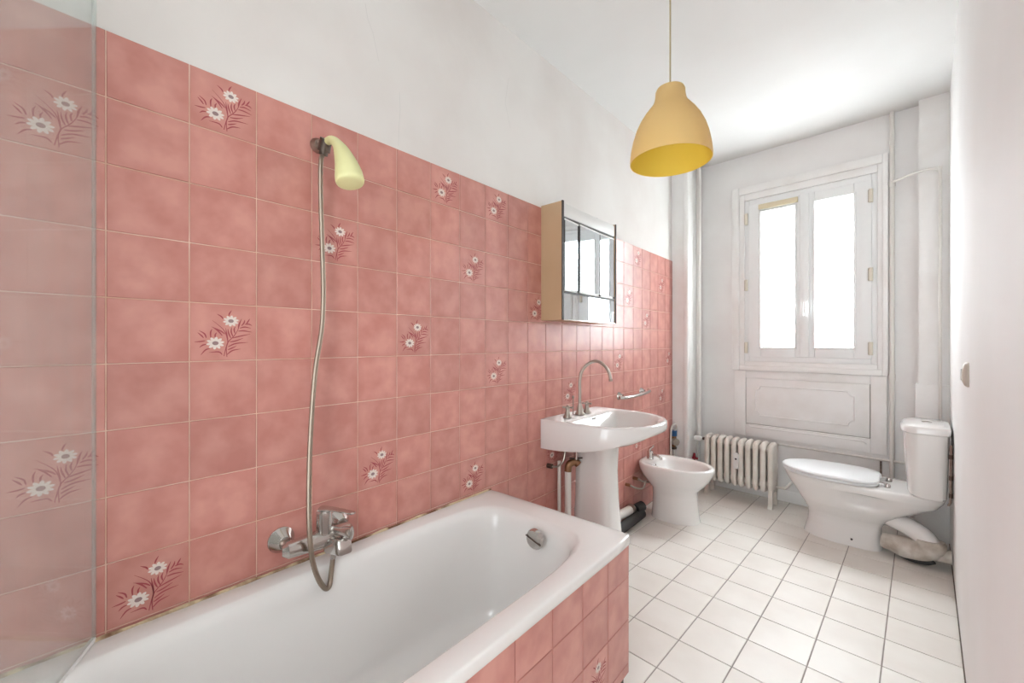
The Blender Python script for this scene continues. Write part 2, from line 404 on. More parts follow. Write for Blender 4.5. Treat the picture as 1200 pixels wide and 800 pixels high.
FLOWERS = {(-1, 1), (1, 0), (1, 4), (3, 2), (6, 0), (8, 0), (7, 2), (5, 4), (8, 5), (4, 7), (7, 8), (0, 8), (-1, 6), (10, 3),
           (16, 5), (18, 0), (17, 2), (21, 1), (19, 3), (12, 6), (22, 5), (21, 7), (14, 9), (18, 9), (11, 8)}
mb = MB().box(-.007, -.0022, -.2, 3.568, 0, TZ0-.001); bed = mb.build('tile_bed', 'grout_pink', wall_left, smooth=0)
for kcol in range(-2, 24):
    y0 = .101+TP*kcol; y1 = min(y0+TP, 3.568)
    if y1-y0 < .01: continue
    for r in range(13):
        z1 = TZ0-TH*r; z0 = max(z1-TH, .001)
        if z1-z0 < .01: continue
        if y1 < 1.33 and z1 < .56: continue          # hidden behind the bathtub
        put_tile(wall_left, (y0+y1)/2, (z0+z1)/2, y1-y0, z1-z0, flower=(kcol, r) in FLOWERS)

# ------------------------------------------------------------------ bathtub
tub = thing('bathtub', (.336, .48, .02), 'white enamel built-in bathtub with pink tiled side panel and dark plinth', 'bathtub')
X0, X1, Y0, Y1, ZR = .003, .672, -.37, 1.335, .577
cx, cy = .336, .48
angs = sorted(set([2*PI*i/120 for i in range(120)] + [math.atan2(sy*(Y1-Y0)/2+(0 if sy > 0 else 0), sx*(X1-X0)/2) % (2*PI) for sx in (-1, 1) for sy in (-1, 1)]))
def se_ring(ax, ay, e, z, ox=cx, oy=cy):
    out = []
    for t in angs:
        c_, s_ = math.cos(t), math.sin(t)
        r = (abs(c_/ax)**e+abs(s_/ay)**e)**(-1/e)
        out.append((ox+r*c_, oy+r*s_, z))
    return out
def rect_ring(ins, z):
    out = []
    ax, ay = (X1-X0)/2-ins, (Y1-Y0)/2-ins; ox, oy = (X0+X1)/2, (Y0+Y1)/2
    for t in angs:
        c_, s_ = math.cos(t), math.sin(t); r = (abs(c_/ax)**60+abs(s_/ay)**60)**(-1/60)
        out.append((ox+r*c_, oy+r*s_, z))
    return out
rings = [rect_ring(.05, ZR-.045), rect_ring(.004, ZR-.034), rect_ring(0, ZR-.030), rect_ring(0, ZR-.007), rect_ring(.002, ZR-.002), rect_ring(.007, ZR),
         rect_ring(.03, ZR-.001), se_ring(.272, .757, 6, ZR-.003), se_ring(.266, .750, 5.5, ZR-.006), se_ring(.258, .741, 5.3, ZR-.016), se_ring(.250, .732, 5.2, ZR-.035)]
for i in range(1, 9):
    t = i/8; rings.append(se_ring(.250-.030*t, .732-.07*t, 5.2-.8*t, ZR-.035-.30*t, oy=cy+.01*t))
for i in range(1, 7):
    a = i/6*PI/2; rings.append(se_ring(.220-.09*(1-math.cos(a)), .662-.10*(1-math.cos(a)), 4.4-.8*i/6, ZR-.335-.075*math.sin(a), oy=cy+.01))
MB().loft(rings, False, True).build('tub_shell', 'enamel', tub, smooth=50)
ov = MB(); OC = (.376, 1.178, .525)
ov.lathe([(.001, -.014), (.02, -.014), (.032, -.012), (.036, -.006), (.036, .004)], OC, 'y', 28)
o = ov.build('overflow_cover', 'chrome', tub)
MB().tube([(OC[0]-.033, OC[1]-.014, OC[2]+.010), (OC[0]+.033, OC[1]-.014, OC[2]-.010)], .0028, 8).build('overflow_slot', 'dark_metal', o)
MB().lathe([(.001, .004), (.018, .004), (.026, .002), (.028, 0)], (.34, 1.0, ZR-.409), 'z', 24).build('drain', 'chrome', tub)
sl = MB()
pts = [(.007, -.2, ZR+.001), (.007, .3, ZR+.002), (.007, .8, ZR+.001), (.007, 1.33, ZR+.001)]
sl.tube(smoothpath(pts, 20), [.0045+.002*math.sin(i*1.7)*math.sin(i*.6) for i in range(61)], 6)
sl.build('sealant_bead', 'sealant', tub, label='yellowed and mouldy sealant bead')

mb = MB().box(.60, .655, Y0+.01, Y1-.008, .1, ZR-.048); mb.box(.02, .60, Y1-.06, Y1-.014, .1, ZR-.048)
mb.build('side_panel', 'grout_pink', tub, smooth=0); panel = tub
mb = MB().box(.60, .648, Y0+.01, Y1-.018, 0, .1); mb.box(.02, .60, Y1-.06, Y1-.022, 0, .1)
mb.build('plinth', 'dark_plinth', panel, smooth=0)
PORG = Vector(ORG['bathtub'])
rows = [(.432, ZR-.036), (.286, .432), (.137, .286), (.103, .137)]
ys = [1.332-.1495*i for i in range(12)]
for ci in range(11):
    y1, y0 = ys[ci], ys[ci+1]; y0 = max(y0, Y0+.01)
    for ri, (z0, z1) in enumerate(rows):
        p = Vector((.655, (y0+y1)/2, (z0+z1)/2))-PORG
        put_tile(panel, 0, 0, y1-y0, z1-z0, pos=tuple(p), flower=(ri == 2 and ci in (1, 4, 7)), name='panel_tile')
xs = [.655-.15*i for i in range(5)]
for ci in range(5):
    x1 = xs[ci]; x0 = max(x1-.15, .02)
    for ri, (z0, z1) in enumerate(rows):
        p = Vector(((x0+x1)/2, Y1-.014, (z0+z1)/2))-PORG
        put_tile(panel, 0, 0, x1-x0, z1-z0, pos=tuple(p), rotz=PI/2, flower=False, name='panel_tile')

# glass shower screen hinged on the tiled wall
scr = thing('shower_screen', (.004, .083, ZR+.004), 'clear frameless glass shower screen folded at the bathtub edge', 'shower screen')
dx, dy = .113, -.054; L = math.hypot(dx, dy); dx, dy = dx/L, dy/L
sx = lambda a, b, z: (.004+dx*a-dy*b, .083+dy*a+dx*b, z)
MB(sx).box(.005, .62, -.003, .003, ZR+.010, 2.04).build('glass_pane', 'screen_glass', scr, smooth=0)
MB(sx).box(.0, .0045, -.0032, .0032, ZR+.006, 2.04).build('hinge_strip', 'screen_glass', scr, smooth=0)
MB(sx).box(.004, .62, -.004, .004, ZR+.002, ZR+.0099).build('bottom_seal', 'white_plastic', scr, smooth=0)

# ------------------------------------------------------------------ bath mixer and hand shower
mix = thing('bath_mixer', (0, .547, .667), 'chrome wall-mounted single-lever bath mixer above the tub rim', 'mixer tap')
for yy in (.463, .631):
    MB().lathe([(.001, .034), (.017, .034), (.020, .031), (.034, .007), (.036, .005), (.036, .0005)], (0, yy, .662), 'x', 28).build('wall_flange', 'chrome', mix)
    MB().tube([(.018, yy, .662), (.05, yy, .655)], .013, 14).build('union_nut', 'worn_chrome', mix)
mb = MB(); mb.tube([(.052, .448, .650), (.056, .46, .650), (.058, .50, .650), (.06, .547, .650), (.058, .594, .650), (.056, .634, .650), (.052, .646, .650)], [.014, .023, .025, .028, .025, .023, .014], 24)
mb.build('mixer_body', 'chrome', mix)
mb = MB(); mb.lathe([(.001, .068), (.018, .067), (.022, .062), (.023, .03), (.023, 0), (.02, -.002)], (.062, .560, .668), 'z', 24)
mb.build('cartridge_cap', 'chrome', mix)
mb = MB(); S = smoothpath([(.055, .555, .738), (.085, .572, .741), (.125, .592, .737), (.155, .606, .732)], 6)
mb.tube(S, [.017, .017, .016, .015, .014, .013, .0125, .012, .0115, .011, .011, .011, .0105, .010, .010, .010, .010, .010, .006][:len(S)], 14, flat=1.0)
mb.v = [(x, y, .737+(z-.737)*.45) for x, y, z in mb.v]
mb.build('lever', 'chrome', mix)
mb = MB(); mb.tube([(.075, .575, .675), (.10, .588, .672), (.125, .600, .672), (.138, .607, .672), (.141, .609, .672)], [.013, .013, .020, .020, .008], 18, flat=.6)
mb.build('diverter_knob', 'chrome', mix)
mb = MB(lambda a, b, z: (.098+a*.86+b*.0-z*.25, .583+b+a*.35, .632+z))
mb.box(-.034, .036, -.021, .021, -.022, .024, .010)
mb.build('spout', 'chrome', mix)
mb = MB(); mb.tube([(.085, .576, .632), (.085, .576, .592)], [.010, .008], 12)
mb.build('hose_union', 'chrome', mix)

hold = thing('shower_holder', (0, .568, 1.844), 'dark chrome wall bracket holding the pale yellow shower head', 'bracket')
MB().lathe([(.001, .02), (.014, .019), (.022, .008), (.023, .0005)], (0, .568, 1.836), 'x', 24).build('wall_rose', 'worn_chrome', hold)
MB().tube([(.012, .568, 1.836), (.045, .568, 1.826)], .010, 14).build('arm', 'worn_chrome', hold)
MB().tube(smoothpath([(.042, .568, 1.806), (.050, .568, 1.822), (.060, .568, 1.838)], 3), .0175, 16).build('clip', 'dark_metal', hold)

hs = thing('hand_shower', (.06, .569, 1.83), 'pale yellow plastic hand shower with long flexible metal hose', 'hand shower')
ax = smoothpath([(.046, .569, 1.816), (.058, .569, 1.829), (.093, .569, 1.825), (.13, .569, 1.799), (.16, .569, 1.762), (.187, .569, 1.714), (.200, .569, 1.678), (.203, .569, 1.668)], 5)
def prof(t):
    K = [(0, .0105), (.2, .0115), (.32, .0125), (.44, .0155), (.58, .0245), (.7, .033), (.78, .0375), (.86, .0385), (.91, .0365), (.95, .0315), (.98, .023), (1, .009)]
    for (a, ra), (b, rb) in zip(K, K[1:]):
        if t <= b: return ra+(rb-ra)*(t-a)/(b-a)
    return K[-1][1]
n = len(ax)
MB().tube(ax, [prof(i/(n-1)) for i in range(n)], 24).build('shower_head', 'ivory_plastic', hs)
MB().tube([(.036, .569, 1.797), (.046, .569, 1.815)], .0125, 14).build('hose_collar', 'dark_metal', hs)
def camray(px, py):
    a = math.radians(41.06); x = (px-600)/485.0; s, c = math.sin(a), math.cos(a)
    return Vector((x*c-s, x*s+c, (401.5-py)/485.0))
def atx(px, py, X):            # photo pixel -> point on the plane x = X
    d = camray(px, py); k = (X-1.29)/d[0]; return (X, d[1]*k, 1.23+d[2]*k)
hp = [(.038, .569, 1.800)] + [atx(px, py, X) for px, py, X in ((376, 190, .045), (376, 235, .04), (378, 300, .04), (379, 345, .045), (377, 385, .05), (370, 430, .06), (366, 475, .07), (363, 530, .085), (362, 580, .10), (362.5, 620, .11), (366, 655, .115), (373, 678, .112), (381, 689, .105), (386, 686, .098), (388, 672, .09))] + [(.085, .576, .596)]
S = smoothpath(hp, 14)
MB().tube(S, [.0068+.0005*(i % 2) for i in range(len(S))], 10).build('hose', 'hose_metal', hs)

# ------------------------------------------------------------------ mirror cabinet
cab = thing('mirror_cabinet', (0, 1.995, 1.345), 'beige bathroom mirror cabinet with three mirrored doors and light strip', 'cabinet')
CY0, CY1, CZ0, CZ1, CD = 1.709, 2.281, 1.345, 1.935, .131
for yy, ew in ((CY0, .015), (CY1-.014, .009)):
    o = MB().box(.001, CD-.004, yy, yy+.014, CZ0, CZ1).build('side_panel', 'beige_laminate', cab, smooth=0)
    MB().box(CD-.004, CD+.002, yy+.0145-ew, yy+.0145, CZ0, CZ1+.003, .001).build('edge_strip', 'dark_edge', o, smooth=0)
MB().box(.001, .008, CY0+.014, CY1-.014, CZ0, CZ1-.08).build('back_panel', 'beige_laminate', cab, smooth=0)
MB().box(.008, CD-.02, CY0+.014, CY1-.014, CZ0, CZ0+.012).build('bottom_panel', 'beige_laminate', cab, smooth=0)
MB().box(.008, CD-.02, CY0+.014, CY1-.014, 1.472, 1.482).build('shelf', 'beige_laminate', cab, smooth=0)
MB().box(.004, CD-.002, CY0+.0145, CY1-.0145, 1.862, CZ1-.006, .006).build('light_strip', 'white_plastic', cab)
MB().box(.02, CD-.006, CY0+.0145, CY1-.0145, 1.850, 1.862).build('top_rail', 'dark_edge', cab, smooth=0)
cuts = [CY0+.0145, 1.869, 2.095, CY1-.0145]
for i, yaw in enumerate((4.0, 2.2, .0)):               # the sliding doors do not hang quite parallel
    a, b = cuts[i]+.001, cuts[i+1]-.0015
    cs, sn = math.cos(math.radians(yaw)), math.sin(math.radians(yaw))
    DX = lambda x, y, z, b=b, cs=cs, sn=sn: (CD-.018+(x-CD+.018)*cs-(y-b)*sn, b+(x-CD+.018)*sn+(y-b)*cs, z)
    d = MB(DX).box(CD-.018, CD-.008, a, b, 1.492, 1.848).build('mirror_door', 'dark_edge', cab, smooth=0)
    MB(DX).box(CD-.008, CD-.005, a+.003, b-.004, 1.502, 1.842).build('mirror_glass', 'mirror', d, smooth=0)
    MB(DX).box(CD-.009, CD-.004, a, b, 1.490, 1.5015).build('door_rim', 'white_plastic', d, smooth=0)
    MB(DX).box(CD-.009, CD-.004, a, b, 1.8425, 1.850).build('door_rim', 'white_plastic', d, smooth=0)
    MB(DX).box(CD-.004, CD+.003, b-.016, b-.003, 1.491, 1.501, .001).build('door_pull', 'dark_edge', d, smooth=0)
MB().box(CD-.012, CD-.004, CY0+.0145, CY1-.0145, CZ0+.004, 1.478).build('lower_mirror', 'mirror', cab, smooth=0)
MB().box(CD-.016, CD-.003, CY0+.0145, CY1-.0145, 1.4785, 1.4885).build('door_track', 'dark_edge', cab, smooth=0)
MB().box(CD-.016, CD-.001, CY0+.0145, CY1-.0145, CZ0-.002, CZ0+.004).build('lower_rim', 'chrome', cab, smooth=0)
MB().lathe([(.006, 0), (.006, .012), (.001, .014)], (CD-.03, 2.10, CZ1-.006), 'z', 12).build('switch_knob', 'dark_edge', cab)

# ------------------------------------------------------------------ washbasin on pedestal
sink = thing('pedestal_washbasin', (.17, 1.99, 0), 'white porcelain washbasin on a tapered pedestal against pink tiles', 'washbasin')
SY, HW, TIP, ZB = 1.99, .292, .52, .838
A = [2*PI*i/96 for i in range(96)]
def bis(inside, cxx, cyy):
    out = []
    for t in A:
        lo, hi = 0, 1.0
        for _ in range(28):
            m = (lo+hi)/2
            if inside(cxx+m*math.cos(t), cyy+m*math.sin(t)): lo = m
            else: hi = m
        out.append((cxx+lo*math.cos(t), cyy+lo*math.sin(t)))
    return out
def dshape(x0, x1, hw, e1=2.6, e2=2.3):
    xm = x0+.16*(x1-x0)/.52
    def f(x, y):
        y = abs(y)/hw
        if x < x0 or y > 1: return False
        if x < xm: return (y < 1) and ((xm-x)/(xm-x0))**12+y**12 < 1.0 if x0 > .02 else True
        return ((x-xm)/(x1-xm))**e1+y**e2 < 1
    return bis(f, .22, 0)
def dring(pts, z): return [(x, SY+y, z(x, y) if callable(z) else z) for x, y in pts]
zbot = lambda x, y: .690+.105*max(0, x/TIP)**2.2
oute = dshape(.001, TIP, HW); oin = dshape(.001, TIP-.008, HW-.006); und = dshape(.001, TIP-.06, HW-.03)
inner = dshape(.135, TIP-.038, HW-.045, 2.3, 2.6); inn2 = dshape(.145, TIP-.055, HW-.06, 2.3, 2.5); inn3 = dshape(.165, TIP-.10, HW-.10, 2.2, 2.3); inn4 = dshape(.19, TIP-.17, HW-.17, 2, 2)
ped = [(.17+.07*math.cos(t), .08*math.sin(t)) for t in A]
rings = [dring(ped, .70), dring(und, lambda x, y: zbot(x, y)+.004), dring(oin, lambda x, y: zbot(x, y)-.002), dring(oute, lambda x, y: zbot(x, y)+.012),
         dring(oute, ZB-.010), dring(oin, ZB-.001), dring(dshape(.001, TIP-.024, HW-.018), ZB), dring(inner, ZB-.006), dring(inn2, ZB-.020), dring(inn3, ZB-.10), dring(inn4, ZB-.135)]
MB().loft(rings, True, True).build('basin', 'porcelain', sink, smooth=60)
prs = []
for z, x0, x1, hw in ((0, .045, .315, .125), (.03, .045, .31, .122), (.2, .055, .285, .105), (.4, .06, .27, .092), (.55, .062, .265, .088), (.66, .06, .27, .092), (.705, .055, .285, .10)):
    c_, a_ = (x0+x1)/2, (x1-x0)/2
    prs.append([(c_+a_*math.copysign(abs(math.cos(t))**.55, math.cos(t)), SY+hw*math.copysign(abs(math.sin(t))**.55, math.sin(t)), z) for t in A[::2]])
MB().loft(prs).build('pedestal', 'porcelain', sink)
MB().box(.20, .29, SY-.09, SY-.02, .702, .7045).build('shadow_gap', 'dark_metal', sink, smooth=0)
MB().tube([(.148, SY-.014, .818), (.148, SY+.014, .818)], .004, 10).build('overflow_slot', 'dark_metal', sink)

tap = thing('basin_tap_set', (.075, 1.945, ZB), 'nickel three-hole basin tap with swan-neck spout and cross handles', 'tap')
for yy in (1.835, 2.03):
    h_ = MB().lathe([(.023, 0), (.023, .004), (.018, .012), (.012, .03), (.010, .042), (.012, .046), (.012, .056), (.004, .064), (.001, .065)], (.08, yy, ZB), 'z', 20).build('valve_body', 'nickel', tap)
    c = MB()
    for a in (.3, .3+PI/2):
        c.tube([(.08-.026*math.cos(a), yy-.026*math.sin(a), ZB+.052), (.08-.018*math.cos(a), yy-.018*math.sin(a), ZB+.052), (.08, yy, ZB+.052), (.08+.018*math.cos(a), yy+.018*math.sin(a), ZB+.052), (.08+.026*math.cos(a), yy+.026*math.sin(a), ZB+.052)], [.006, .004, .005, .004, .006], 10)
    c.build('cross_handle', 'nickel', h_)
MB().lathe([(.026, 0), (.026, .005), (.020, .014), (.018, .03), (.013, .045), (.009, .06)], (.08, 1.955, ZB), 'z', 20).build('spout_base', 'nickel', tap)
sp = [(.08, 1.955, ZB+.05), (.08, 1.955, ZB+.12), (.08, 1.955, ZB+.19), (.092, 1.965, ZB+.245), (.125, 1.99, ZB+.283), (.165, 2.0, ZB+.29), (.205, 2.0, ZB+.27), (.232, 2.0, ZB+.235), (.242, 2.0, ZB+.195)]
MB().tube(smoothpath(sp, 6), .0085, 14).build('swan_neck_spout', 'nickel', tap)
MB().tube([(.242, 2.0, ZB+.20), (.243, 2.0, ZB+.188)], .0105, 14).build('aerator', 'worn_chrome', tap)
MB().tube([(.05, 1.935, ZB), (.05, 1.935, ZB+.085), (.05, 1.935, ZB+.089), (.05, 1.935, ZB+.098), (.05, 1.935, ZB+.103)], [.003, .003, .007, .007, .002], 10).build('popup_rod', 'nickel', tap)

trap = thing('basin_waste_pipe', (.06, 1.87, 0), 'white waste pipe with brass trap beside the washbasin pedestal', 'pipe')
MB().tube([(.075, 1.845, .0), (.075, 1.845, .55)], .017, 14).build('standpipe', 'pipe_paint', trap)
MB().tube(smoothpath([(.075, 1.845, .55), (.078, 1.85, .585), (.10, 1.875, .60), (.115, 1.885, .585)], 4), .019, 14).build('trap_bend', 'brass', trap)
MB().tube([(.085, 1.845, .62), (.13, 1.90, .62)], .004, 8).build('cross_bar', 'dark_metal', trap)
MB().tube([(.105, 1.875, .60), (.105, 1.875, .70)], .010, 12).build('tailpiece', 'chrome', trap)
MB().tube([(.03, 1.83, .0), (.03, 1.83, .60)], .009, 12).build('riser', 'pipe_paint', trap)
sup = thing('basin_supply_valve', (.0, 1.80, .60), 'small angle valve and flexible tube on tiles under the washbasin', 'valve')
MB().tube([(.001, 1.765, .585), (.03, 1.765, .585)], .012, 12).build('valve_body', 'dark_metal', sup)
MB().tube(smoothpath([(.028, 1.765, .585), (.045, 1.785, .583), (.06, 1.815, .60), (.065, 1.83, .64), (.068, 1.835, .70)], 6), .005, 10).build('flexible_tube', 'nickel', sup)

# grab rail on the tiles
rail = thing('grab_rail', (0, 2.75, .865), 'short chrome grab rail on the pink tiles behind the washbasin', 'rail')
for yy in (2.575, 2.93):
    MB().lathe([(.001, .03), (.012, .03), (.016, .02), (.026, .008), (.028, .0005)], (0, yy, .872), 'x', 22).build('rail_bracket', 'chrome', rail)
MB().tube(smoothpath([(.030, 2.53, .866), (.05, 2.56, .866), (.062, 2.62, .866), (.066, 2.75, .868), (.064, 2.88, .872), (.056, 2.95, .876), (.035, 2.985, .88)], 6), .0115, 14).build('bar', 'chrome', rail)

# ------------------------------------------------------------------ bidet
def eggring(x0, x1, hw, z, yc, n=64, e=2.0, back=3.2):
    c_ = x0+.48*(x1-x0); out = []
    for i in range(n):
        t = 2*PI*i/n; c, s = math.cos(t), math.sin(t)
        a = (x1-c_) if c > 0 else (c_-x0); ee = e if c > 0 else back
        r = (abs(c/a)**ee+abs(s/hw)**ee)**(-1/ee) if abs(c) > 1e-6 else hw
        out.append((c_+r*c, yc+r*s, z))
    return out
BY = 2.965
bid = thing('bidet', (.24, BY, 0), 'white porcelain floor bidet on the pink tiled wall', 'bidet')
R_ = [(.088, .405, .128, 0), (.09, .40, .126, .02), (.096, .39, .121, .10), (.098, .385, .119, .17), (.095, .39, .124, .21), (.065, .43, .150, .25), (.03, .465, .172, .295), (.008, .486, .184, .335), (.003, .495, .188, .362), (.003, .494, .187, .374), (.008, .489, .182, .380), (.03, .475, .170, .381), (.105, .455, .150, .374), (.115, .445, .140, .355), (.14, .41, .115, .31), (.18, .36, .07, .285)]
MB().loft([eggring(a, b, c, z, BY) for a, b, c, z in R_]).build('bowl', 'porcelain', bid, smooth=60)
MB().tube([(.112, BY-.05, .357), (.12, BY-.05, .356)], .004, 10).build('overflow_hole', 'dark_metal', bid)
bt = thing('bidet_tap', (.06, BY, .381), 'chrome single-lever bidet tap with small nozzle', 'tap')
MB().lathe([(.024, 0), (.024, .012), (.021, .03), (.021, .055), (.017, .06), (.001, .062)], (.06, BY-.01, .379), 'z', 20).build('tap_body', 'chrome', bt)
MB().tube(smoothpath([(.07, BY-.01, .405), (.10, BY-.01, .412), (.135, BY-.01, .402), (.142, BY-.01, .388)], 4), .010, 12).build('nozzle', 'chrome', bt)
MB().tube(smoothpath([(.055, BY-.01, .436), (.06, BY-.01, .455), (.085, BY-.01, .478)], 4), [.012, .012, .011, .011, .010, .009, .009, .008, .007], 12).build('lever', 'chrome', bt)
for k, (y0, zz) in enumerate(((2.68, .25), (2.80, .265))):
    f = thing('bidet_supply', (0, y0, zz), ('flexible tube and stop valve lower on tiles by bidet' if k == 0 else 'flexible tube and stop valve close behind bidet bowl'), 'valve')
    MB().tube([(.0005, y0, zz), (.035, y0, zz)], .011, 12).build('stop_valve', 'brass', f)
    MB().tube(smoothpath([(.033, y0, zz), (.06, y0+.03, zz-.02), (.085, y0+.09, zz-.03), (.095, y0+.12, zz+.02)], 6), .006, 10).build('flexible_tube', 'nickel', f)
wp = thing('floor_waste_pipe', (.06, 2.5, 0), 'white waste pipe with black rubber joint along the tiles', 'pipe')
MB().tube([(.04, 2.13, .13), (.04, 2.70, .085)], .03, 16).build('white_pipe', 'pipe_paint', wp)
MB().tube([(.085, 2.20, .05), (.085, 2.75, .05)], .032, 16).build('black_pipe', 'black_rubber', wp)
MB().tube([(.06, 2.70, .085), (.075, 2.78, .09)], .034, 16).build('rubber_joint', 'black_rubber', wp)
MB().tube([(.04, 2.655, .09), (.04, 2.68, .088)], .036, 16).build('clamp_ring', 'worn_chrome', wp)

# ------------------------------------------------------------------ window wall: chases, casing, window, cupboard
t3 = MB(); t3.box(-.006, .135, 3.57, yb(0)-.0, 0, 1); t3.v = [(x, min(y, yb(x)) if y > 3.6 else y, (zc(y) if z > .5 else 0)) for x, y, z in t3.v]
t3.build('trim_3', 'trim_paint', smooth=0, kind='structure')
MB().box(.10, .134, 3.552, 3.57, .0, 2.755, .006).build('trim_4', 'trim_paint', smooth=35, kind='structure')
t = MB(BW); t.box(1.517, XBR+.01, -.0, .085, .965, 2.0); t.v = [(x, y, (zc(y) if z > 1.5 else z)) for x, y, z in t.v]
t.build('trim_5', 'trim_paint', smooth=0, kind='structure')
MB(BW).box(1.502, XBR+.002, 0, .10, 0, .97, .004).build('trim_6', 'trim_paint', smooth=35, kind='structure')
def frame(mb, x0, x1, z0, z1, l, r, b, t_, o0, o1, bev=0):
    mb.box(x0, x0+l, o0, o1, z0, z1, bev); mb.box(x1-r, x1, o0, o1, z0, z1, bev)
    mb.box(x0+l, x1-r, o0, o1, z1-t_, z1, bev); mb.box(x0+l, x1-r, o0, o1, z0, z0+b, bev)
cas = MB(BW); frame(cas, .405, 1.372, 1.005, 2.505, .055, .03, .040, .06, .0, .032, .006); frame(cas, .452, 1.35, 1.035, 2.455, .046, .034, .045, .062, 0, .018, .004)
cas.build('trim_1', 'trim_paint', smooth=35, kind='structure')
win = MB(BW); frame(win, WX0+.001, WX1-.001, WZ0+.001, WZ1-.001, .034, .034, .045, .045, -.07, .004, .004)
win = win.build('window_1', 'pvc', smooth=35, kind='structure')
def casement(x0, x1, px0, px1, pz0, pz1, z0, z1):
    c = MB(BW); frame(c, x0, x1, z0, z1, px0-x0, x1-px1, pz0-z0, z1-pz1, -.05, .012, .005)
    o = c.build('casement', 'pvc', win)
    b = MB(BW); frame(b, px0-.012, px1+.012, pz0-.012, pz1+.012, .014, .014, .014, .014, .0, .019, .004)
    b.build('glazing_bead', 'pvc', o)
    MB(BW).box(px0-.004, px1+.004, -.028, -.02, pz0-.004, pz1+.004).build('pane', 'frosted_daylight', o, smooth=0)
    return o
c1 = casement(.528, .905, .614, .844, 1.194, 2.278, 1.118, 2.352)
c2 = casement(.907, 1.287, .967, 1.192, 1.194, 2.278, 1.118, 2.352)
MB(BW).box(.878, .934, .012, .026, 1.12, 2.35, .005).build('meeting_strip', 'pvc', win)
MB(BW).box(.60, .865, .012, .030, 2.298, 2.338, .004).build('vent_strip', 'old_tape', win, label='yellowed ventilation strip')
hd = MB(BW); hd.box(.902, .930, .026, .036, 1.46, 1.55, .004); hb = hd.build('handle_plate', 'pvc', win)
hd = MB(BW); hd.tube([(.916, .036, 1.53), (.916, .062, 1.53)], .010, 12); hd.tube([(.916, .058, 1.535), (.916, .062, 1.50), (.916, .062, 1.43)], [.011, .011, .009], 12)
hd.build('handle_lever', 'pvc', hb)
for xx, zz in [(.512, z) for z in (2.24, 1.70, 1.19)] + [(1.283, z) for z in (2.24, 1.70, 1.19)]:
    hg = MB(BW).tube([(xx, .020, zz-.045), (xx, .020, zz+.045)], .012, 12).build('hinge', 'hinge_cream', win)
    MB(BW).box(xx-.016, xx-.0105, .013, .02, zz-.042, zz+.042).build('hinge_leaf', 'switch_beige', hg, smooth=0)

# cupboard panel under the window
ap = MB(BW); frame(ap, .42, 1.365, .47, 1.004, .085, .085, .10, .062, 0, .016, .004)
apo = ap.build('trim_2', 'trim_paint', smooth=35, kind='structure')
MB(BW).box(.505, 1.28, -.0, .002, .57, .945).build('gap_shadow', 'crack', apo, smooth=0)
door = MB(BW).box(.508, 1.277, .002, .014, .5735, .9415, .003).build('cupboard_door', 'trim_paint', apo)
bead = []
x0, x1, z0, z1, r = .575, 1.195, .645, .885, .035
for (cx_, cz_, a0) in ((x1, z1, 0), (x0, z1, 90), (x0, z0, 180), (x1, z0, 270)):
    for q in range(6):                                   # scooped corners curve inwards
        a = math.radians(a0+90-q*18+90+90) if False else math.radians(a0+270-q*18)
        bead.append((cx_+r*math.cos(a), .0135, cz_+r*math.sin(a)))
MB(BW).tube(bead, .0065, 8, closed=True).build('door_moulding', 'trim_paint', door)
MB(BW).tube([(.53, .017, .56), (.54, .017, .548), (1.24, .017, .548), (1.26, .017, .53)], .006, 8).build('lower_moulding', 'trim_paint', apo)
MB(BW).box(.72, 1.49, 0, .008, 0.0, .44).build('lower_board', 'plaster_window', apo, smooth=0)
MB(BW).box(.14, 1.50, .0, .012, 0, .085, .003).build('baseboard_back', 'trim_paint', smooth=35, kind='structure')

# pipes on the window wall
def pipe(name, label, pts, r, m='pipe_paint', xf=BW, sub=0):
    b = MB(xf); b.tube(smoothpath(pts, sub) if sub else pts, r, 14); return tag(b.build(name, m), label, 'pipe')
hp_ = pipe('heating_pipe', 'white painted heating pipe running from ceiling to radiator valve', [(.19, .16, zc(3.7)), (.19, .16, .445)], .0135)
pipe('chase_pipe', 'thin white painted pipe beside the left boxed-in corner', [(.150, .10, zc(3.75)), (.150, .10, .02)], .008)
rs = thing('riser_pipe', BW(1.386, .03, 0), 'white vertical riser pipe beside the window casing', 'pipe')
MB(BW).tube([(1.390, .024, .02), (1.390, .024, zc(3.75))], .0135, 14).build('riser_tube', 'pipe_paint', rs)
for zz in (2.29, 1.0):
    MB(BW).tube([(1.390, .024, zz-.02), (1.390, .024, zz+.02)], .0175, 14).build('pipe_collar', 'pipe_paint', rs)
bp_ = pipe('branch_pipe', 'slim white pipe bending from riser over the right chase', [(1.392, .04, 2.295), (1.42, .06, 2.30), (1.50, .115, 2.305), (1.575, .115, 2.31), (1.605, .115, 2.295), (1.612, .115, 2.25), (1.612, .115, 1.6), (1.612, .115, .60)], .0085, sub=6)
pipe('skirting_pipe', 'thin horizontal white pipe under the window cupboard', [(.62, .028, .440), (1.488, .028, .440)], .008)
pipe('drop_pipe', 'short thin pipe dropping from the horizontal pipe behind toilet', [(1.335, .030, .43), (1.335, .030, .16)], .006, 'worn_chrome')

